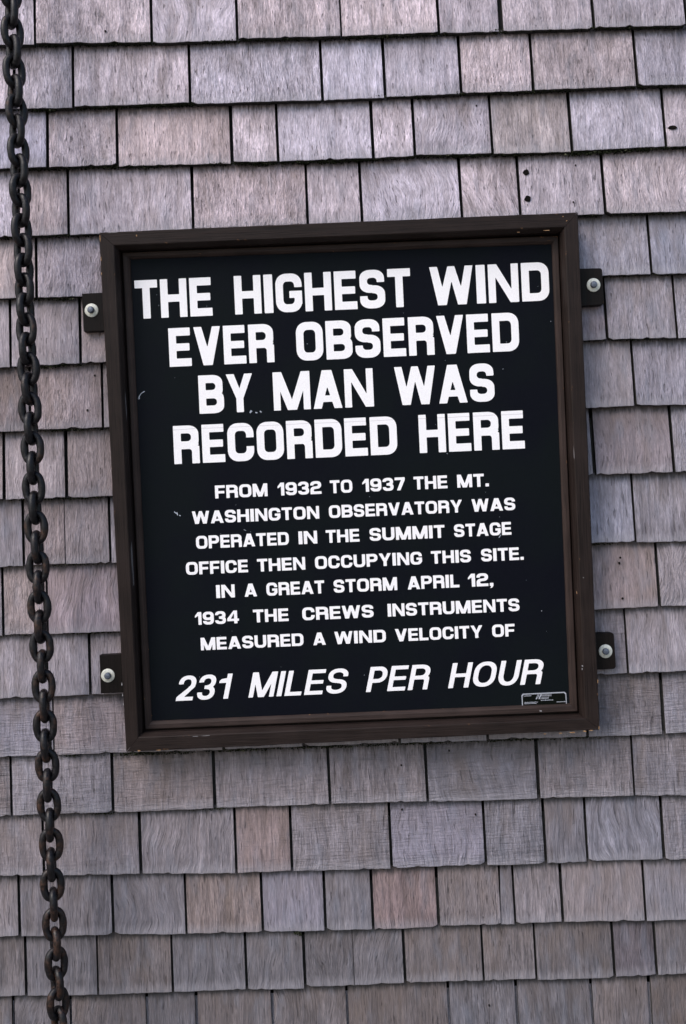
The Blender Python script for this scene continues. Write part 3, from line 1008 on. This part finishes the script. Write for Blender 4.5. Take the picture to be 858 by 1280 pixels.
        f = U(b(w - sx, 0, w, 1), poly(X, Y, [(0, .70), (0, .56), (w - sx + .01, .72), (w - sx + .01, 1.0), (w - sx - .03, 1.0)]) if font != 'C'
              else np.minimum(poly(X, Y, [(.0, .64), (w, .64), (w, 1), (w - sx * .75, 1.0), (.08, .80), (0, .79)]), b(0, .64, w, 1)))
    elif ch == '7':
        f = U(b(0, 1 - sy, w, 1), poly(X, Y, [(w * .18, 0), (w * .18 + sx * 1.1, 0), (w, 1 - sy), (w, 1 - sy * .5), (w - sx, 1 - sy * .5)]))
    elif ch == '4':
        f = U(b(w - sx - .14, 0, w - .14, 1), b(0, .185, w, .185 + sy * .9),
              poly(X, Y, [(0, .22), (.24, .26), (w - sx * .55 - .14, 1.0), (w - sx - .17, 1.0), (0, .38)]))
    elif ch == '.': f = b(0, 0, w, sy * 1.15)
    elif ch == ',': f = U(b(0, 0, w, sy * 1.15), poly(X, Y, [(w * .10, -.17), (w * .62, -.13), (w, .02), (w * .45, .02)]))
    elif ch == 'N':
        k = sx * (1.12 if font != 'B' else 1.05)
        f = U(b(0, 0, sx * .93, 1), b(w - sx * .93, 0, w, 1), poly(X, Y, [(w - k, 0), (w, 0), (k, 1), (0, 1)]))
    elif ch == 'M':
        k = sx * .94; m = w / 2
        hw_ = sx * .62
        f = U(b(0, 0, k, 1), b(w - k, 0, w, 1),
              poly(X, Y, [(m - hw_, 0), (m + hw_ * .8, 0), (k * 1.25, 1), (0, 1)]),
              poly(X, Y, [(m - hw_ * .8, 0), (m + hw_, 0), (w, 1), (w - k * 1.25, 1)]))
        f = np.where(Y > 1, -abs(Y - 1) - .001, f)
    elif ch == 'V':
        m = w / 2; t_ = sx * 1.08; h_ = sx * .62
        f = U(poly(X, Y, [(m - h_, 0), (m + h_, 0), (t_, 1), (0, 1)]), poly(X, Y, [(m - h_, 0), (m + h_, 0), (w, 1), (w - t_, 1)]))
    elif ch == 'A':
        m = w / 2; t_ = sx * 1.08; h_ = sx * .66
        f = U(poly(X, Y, [(0, 0), (t_, 0), (m + h_, 1), (m - h_, 1)]), poly(X, Y, [(w - t_, 0), (w, 0), (m + h_, 1), (m - h_, 1)]))
        f = U(f, np.minimum(b(t_ * .6, .17, w - t_ * .6, .17 + sy * .82), poly(X, Y, [(0, 0), (w, 0), (m + h_, 1), (m - h_, 1)])))
    elif ch == 'Y':
        m = w / 2; t_ = sx * 1.12; h_ = sx / 2
        f = U(b(m - h_, 0, m + h_, .45), poly(X, Y, [(m - h_, .36), (m + h_, .36), (t_, 1), (0, 1)]), poly(X, Y, [(m - h_, .36), (m + h_, .36), (w, 1), (w - t_, 1)]))
    elif ch == 'W':
        t_ = sx * (1.02 if font == 'A' else .95); h_ = sx * .56
        a, c, m = w * .27, w * .73, w / 2
        f = U(poly(X, Y, [(a - h_, 0), (a + h_, 0), (t_, 1), (0, 1)]), poly(X, Y, [(a - h_, 0), (a + h_, 0), (m + h_ * .8, 1), (m - h_ * .8, 1)]),
              poly(X, Y, [(c - h_, 0), (c + h_, 0), (m + h_ * .8, 1), (m - h_ * .8, 1)]), poly(X, Y, [(c - h_, 0), (c + h_, 0), (w, 1), (w - t_, 1)]))
    return march(xs, ys, f)

def march(xs, ys, f):
    """filled marching squares -> list of polygons"""
    f = np.where(np.abs(f) < 1e-6, 1e-6, f)
    ins = f > 0
    out = []
    ny, nx = f.shape
    for j in range(ny - 1):
        run = None
        for i in range(nx):
            full = i < nx - 1 and ins[j, i] and ins[j, i + 1] and ins[j + 1, i] and ins[j + 1, i + 1]
            if full:
                if run is None: run = i
                continue
            if run is not None:
                out.append([(xs[run], ys[j]), (xs[i], ys[j]), (xs[i], ys[j + 1]), (xs[run], ys[j + 1])])
                run = None
            if i == nx - 1: break
            c = [(i, j), (i + 1, j), (i + 1, j + 1), (i, j + 1)]
            v = [f[b_, a_] for a_, b_ in c]
            if max(v) <= 0: continue
            P_ = []
            for k in range(4):
                (a0, b0), (a1, b1) = c[k], c[(k + 1) % 4]
                v0, v1 = v[k], v[(k + 1) % 4]
                if v0 > 0: P_.append((xs[a0], ys[b0]))
                if (v0 > 0) != (v1 > 0):
                    t = v0 / (v0 - v1)
                    P_.append((xs[a0] + (xs[a1] - xs[a0]) * t, ys[b0] + (ys[b1] - ys[b0]) * t))
            if len(P_) >= 3: out.append(P_)
    return out
GC = {}
def gl(font, ch):
    if (font, ch) not in GC: GC[(font, ch)] = glyph(font, ch)
    return GC[(font, ch)]

LINES = [
 ('A', [('THE', 168, 351, 266.2, 394.3), ('HIGHEST', 292.2, 344.7, 514.6, 383.4), ('WIND', 536.6, 334.2, 687.5, 375.4)]),
 ('A', [('EVER', 210.3, 410.5, 343.6, 452.6), ('OBSERVED', 369.4, 403, 649.8, 438.6)]),
 ('A', [('BY', 247.7, 469.8, 317.3, 514.2), ('MAN', 340.7, 465.5, 467.9, 507.9), ('WAS', 492.7, 459.2, 619, 501.4)]),
 ('A', [('RECORDED', 216.2, 533, 497.4, 567.3), ('HERE', 522.9, 518.5, 656.6, 560.8)]),
 ('B', [('FROM', 268.7, 607.2, 334.9, 620), ('1932', 346.9, 603.6, 402.2, 617), ('TO', 412.3, 600.6, 441, 615.7), ('1937', 452.8, 598.7, 506.8, 612.8), ('THE', 516.9, 595.9, 559.8, 610.2), ('MT.', 571.3, 593.5, 611.5, 607.9)]),
 ('B', [('WASHINGTON', 240, 639.6, 399.5, 648), ('OBSERVATORY', 411, 631.9, 578.3, 640.3), ('WAS', 589.5, 624.1, 644.6, 637.5)]),
 ('B', [('OPERATED', 244.9, 670, 361.6, 681), ('IN', 373, 664.4, 397, 679), ('THE', 407.2, 663, 449.8, 677), ('SUMMIT', 461.8, 660.3, 556.4, 672.3), ('STAGE', 567.4, 655.3, 639.7, 668.3)]),
 ('B', [('OFFICE', 232.3, 702.8, 310.5, 715.3), ('THEN', 321.3, 699, 382.1, 712), ('OCCUPYING', 393.6, 695.3, 528.1, 705.4), ('THIS', 538.7, 689, 589.2, 702.4), ('SITE.', 601.3, 686.4, 655.1, 699.7)]),
 ('B', [('IN', 270, 731.3, 294, 746.5), ('A', 305.4, 730, 321.7, 745.3), ('GREAT', 332.8, 728.7, 406, 741.6), ('STORM', 416.9, 725, 497, 737.6), ('APRIL', 509.2, 720.8, 574.7, 734), ('12,', 584.9, 717.1, 617.2, 732.4)]),
 ('B', [('1934', 243.6, 765.4, 299.2, 779), ('THE', 316.2, 762.3, 361.2, 776.2), ('CREWS', 377.7, 759.7, 467.5, 771.2), ('INSTRUMENTS', 484.4, 755, 649.9, 763.8)]),
 ('B', [('MEASURED', 250.8, 797.2, 379.9, 807.2), ('A', 391.3, 791, 407.6, 806), ('WIND', 418, 789.9, 482.9, 802.4), ('VELOCITY', 493.8, 786.2, 603.8, 797), ('OF', 615.1, 781.2, 644, 795.1)]),
 ('C', [('231', 219.8, 876.5, 291.2, 841.9), ('MILES', 310.7, 871.9, 437.6, 834.6), ('PER', 457.6, 865.2, 540.2, 830.6), ('HOUR', 560.3, 860, 681.6, 823.8)]),
]
YL = YPAN - .0006
TEXT_Z = {}
for li, (font, words) in enumerate(LINES):
    V, F = [], []
    P = FONTS[font]
    hs, bl = [], []
    boxes = []
    for (wd, u0, v0, u1, v1) in words:
        (xa, za), (xb, zb) = at(u0, v0, YL), at(u1, v1, YL)
        boxes.append([wd, xa, xb, min(za, zb), max(za, zb)])
    h = sum(q[4] - q[3] for q in boxes) / len(boxes)
    # one straight baseline per line
    xs_ = [(q[1] + q[2]) / 2 for q in boxes]; bs_ = [(q[3] + q[4]) / 2 - h / 2 for q in boxes]
    if len(xs_) > 1:
        mb, cb = np.polyfit(xs_, bs_, 1)
    slant = math.tan(math.radians(13.5)) if font == 'C' else 0.0
    for wd, xa, xb, za, zb in boxes:
        Wd = (xb - xa) - slant * h
        nat = sum(P['w'][c] for c in wd) + P['gap'] * (len(wd) - 1)
        kk = Wd / nat
        x = xa
        for c in wd:
            polys = gl(font, c)
            for pl in polys:
                b0 = len(V)
                for (px_, py_) in pl:
                    X_ = x + px_ * kk + slant * py_ * h
                    Z_ = mb * X_ + cb + py_ * h
                    V.append((X_ - S0.x, YL - S0.y, Z_ - S0.z))
                F.append(tuple(range(b0, b0 + len(pl))))
            x += (P['w'][c] + P['gap']) * kk
    mt = M_LET2 if li == 3 else M_LET
    o = link('text_line', mesh('text_line', V, F, mt), PANEL)
    if li == 3:
        o['seam_height'] = float(cb + h * .905 - S0.z)

# maker's label at the lower right of the face
def maker_label():
    def ptl(s, t, y):            # s 0..1 left-right, t 0..1 bottom-top within the label
        A, B, Cc, Dd = (652, 880.8), (709.5, 878.3), (708.5, 864.6), (651.3, 867.2)
        u = (A[0] * (1 - s) + B[0] * s) * (1 - t) + (Dd[0] * (1 - s) + Cc[0] * s) * t
        v = (A[1] * (1 - s) + B[1] * s) * (1 - t) + (Dd[1] * (1 - s) + Cc[1] * s) * t
        return tuple(W(u, v, y))
    Y1, Y2, Y3 = YPAN - .0008, YPAN - .0011, YPAN - .0014
    def outline(ins, y):
        a, b_ = .012 + ins * .018, .0 + ins * .085
        c = .03
        return [ptl(a, -.1, y), ptl(1 - a, -.1, y), ptl(1 - a, 1 - b_ - .14, y), ptl(1 - a - c, 1 - b_, y), ptl(a + c, 1 - b_, y), ptl(a, 1 - b_ - .14, y)]
    lab = link('maker_label', mesh('maker_label', outline(0, Y1), [(0, 1, 2, 3, 4, 5)], M_LBW), PANEL)
    o2 = link('label_field', mesh('label_field', outline(1.2, Y2), [(0, 1, 2, 3, 4, 5)], M_LBL), sign)
    V, F = [], []
    def q(s0, t0, s1, t1, sl=0.0):
        b = len(V)
        V.extend([ptl(s0, t0, Y3), ptl(s1, t0, Y3), ptl(s1 + sl, t1, Y3), ptl(s0 + sl, t1, Y3)])
        F.append((b, b + 1, b + 2, b + 3))
    R = random.Random(5)
    # slanted capital M, then two rows of small slanted strokes
    q(.315, .44, .345, .88, .05); q(.375, .44, .405, .88, .05); q(.345, .58, .375, .88, .03)
    for s0, s1, t0, t1, st in ((.43, .64, .66, .86, .026), (.42, .60, .42, .60, .026)):
        s = s0
        while s < s1:
            q(s, t0, s + .012, t1, .02)
            if R.random() < .75: q(s + .012, t0 + (t1 - t0) * R.choice([0, .4, .78]), s + .022, t0 + (t1 - t0) * R.choice([.3, .6, 1.0]), .004)
            s += st
    for s0, s1, t0 in ((.06, .22, .74), (.43, .68, .27), (.07, .36, .14), (.07, .31, .03), (.77, .96, .07)):
        s = s0
        while s < s1:
            l = R.uniform(.008, .02)
            q(s, t0, s + l, t0 + R.uniform(.05, .09))
            s += l + .006
    o3 = link('label_print', mesh('label_print', V, F, M_LBW), sign)
    o2.parent = PANEL; o3.parent = PANEL
    return lab
maker_label()

# pale scratches and scuffs on the face
def scratches():
    V, F = [], []
    R = random.Random(9)
    y = YPAN - .0009
    def fl(pts, wd):
        for (a, b_) in zip(pts, pts[1:]):
            pa, pb = W(a[0], a[1], y), W(b_[0], b_[1], y)
            d = (pb - pa); n = Vector((-d.z, 0, d.x)).normalized() * wd * PX / 2
            i = len(V)
            V.extend([tuple(pa - n * R.uniform(.6, 1.2)), tuple(pb - n * R.uniform(.4, 1.2)), tuple(pb + n * R.uniform(.4, 1.2)), tuple(pa + n * R.uniform(.6, 1.2))])
            F.append((i, i + 1, i + 2, i + 3))
    fl([(181, 489), (176.5, 492), (174, 496), (173.5, 499)], 1.0); fl([(173, 497.5), (175, 498)], 2.2)
    fl([(314.5, 513), (312.5, 516)], 2.6); fl([(319.5, 515.5), (322, 516)], 1.4); fl([(325, 514), (327, 515.4)], 1.8)
    fl([(218, 639.5), (220.5, 642)], 1.6); fl([(221, 640.5), (222.5, 644)], 1.6); fl([(224.5, 644), (226, 645)], 1.4)
    fl([(604.5, 680.5 - 8), (623.5, 671)], .01)
    fl([(624, 672), (626.5, 668.5)], 1.0)
    fl([(305, 662), (308, 663.5)], .7)
    for _ in range(46):
        u, v = R.uniform(190, 690), R.uniform(335, 880)
        a = R.uniform(0, 3.1); l = R.uniform(.3, 1.1)
        fl([(u, v), (u + math.cos(a) * l, v + math.sin(a) * l)], R.uniform(.35, .8))
    link('scratches', mesh('scratches', V, F, M_FLEK), PANEL, kind='stuff')
scratches()

# chipped bare wood and paint flakes at the frame edges
M_BARE = mat_simple('bare_wood_chip', (.20, .095, .04), (.32, .20, .10), 500, .8)
M_FLK2 = mat_simple('pale_paint_scuff', (.26, .25, .26), (.14, .13, .13), 500, .7)
def chips():
    V, F, FM = [], [], []
    R = random.Random(21)
    def ch(u, v, l, w_, m, vert=False, y=YF - .0004):
        n = 7
        c = W(u, v, y); b = len(V)
        for i in range(n):
            a = 2 * math.pi * i / n
            k = R.uniform(.6, 1.2)
            dx, dz = math.cos(a) * l / 2 * k * PX, math.sin(a) * w_ / 2 * k * PX
            if vert: dx, dz = dz, dx
            V.append((c.x + dx, c.y, c.z + dz))
        F.append(tuple(range(b, b + n))); FM.append(m)
    for u, v, l, w_, m, vt in [
        (171, 294.5, 1.6, 2.4, 0, 0), (704, 270.5, 1.8, 1.6, 0, 0), (708.5, 275.8, 1.8, 1.6, 0, 0), (174, 938.3, 4.5, 2.2, 0, 0), (199, 937.6, 7, 1.2, 0, 0),
        (681.5, 917.4, 4, 1.3, 0, 0), (701, 916.6, 4, 1.2, 0, 0), (716, 915.6, 7, 1.6, 0, 0), (731, 914.2, 5, 2.2, 0, 0), (739, 913, 5, 1.4, 0, 0), (749, 909.5, 1.4, 5, 0, 0),
        (747.6, 851.5, 6, 1.2, 0, 1), (125.3, 298, 9, 1.0, 0, 1), (126.5, 324, 7, 1.0, 0, 1), (127, 342, 4, 1.2, 0, 1), (721, 740, 3, .8, 0, 1), (721.3, 741, 3, 1.2, 0, 1),
        (684, 288.0, 9, .8, 0, 0), (648, 290.3, 4, .7, 0, 0), (152.5, 855, 4, 1.6, 1, 1), (153.3, 869, 5, 1.3, 1, 1), (154.5, 880, 4, 1.0, 1, 1), (155, 910, 6, .8, 1, 1),
        (245, 920.5, 8, .7, 1, 0), (258, 919.6, 14, .7, 1, 0), (728.5, 832.5, 2.6, 2.2, 1, 0), (728, 836.2, 1.2, 3.0, 1, 0), (729.5, 722, 1.4, 1.4, 1, 0),
        (140, 290.6, 18, .8, 1, 0), (215, 286.6, 12, .8, 1, 0), (676, 888.5, 4, 2.4, 1, 0)]:
        ch(u, v, l, w_, m, bool(vt), (YST - .0006) if (u, v) == (676, 888.5) else YF - .0004)
    link('chips', mesh('chips', V, F, [M_BARE, M_FLK2], None, FM), sign, kind='stuff')
chips()

# children were placed relative to S0 because the sign Empty carries that location
print('objects', len(bpy.data.objects), 'shingles', len(ALL))
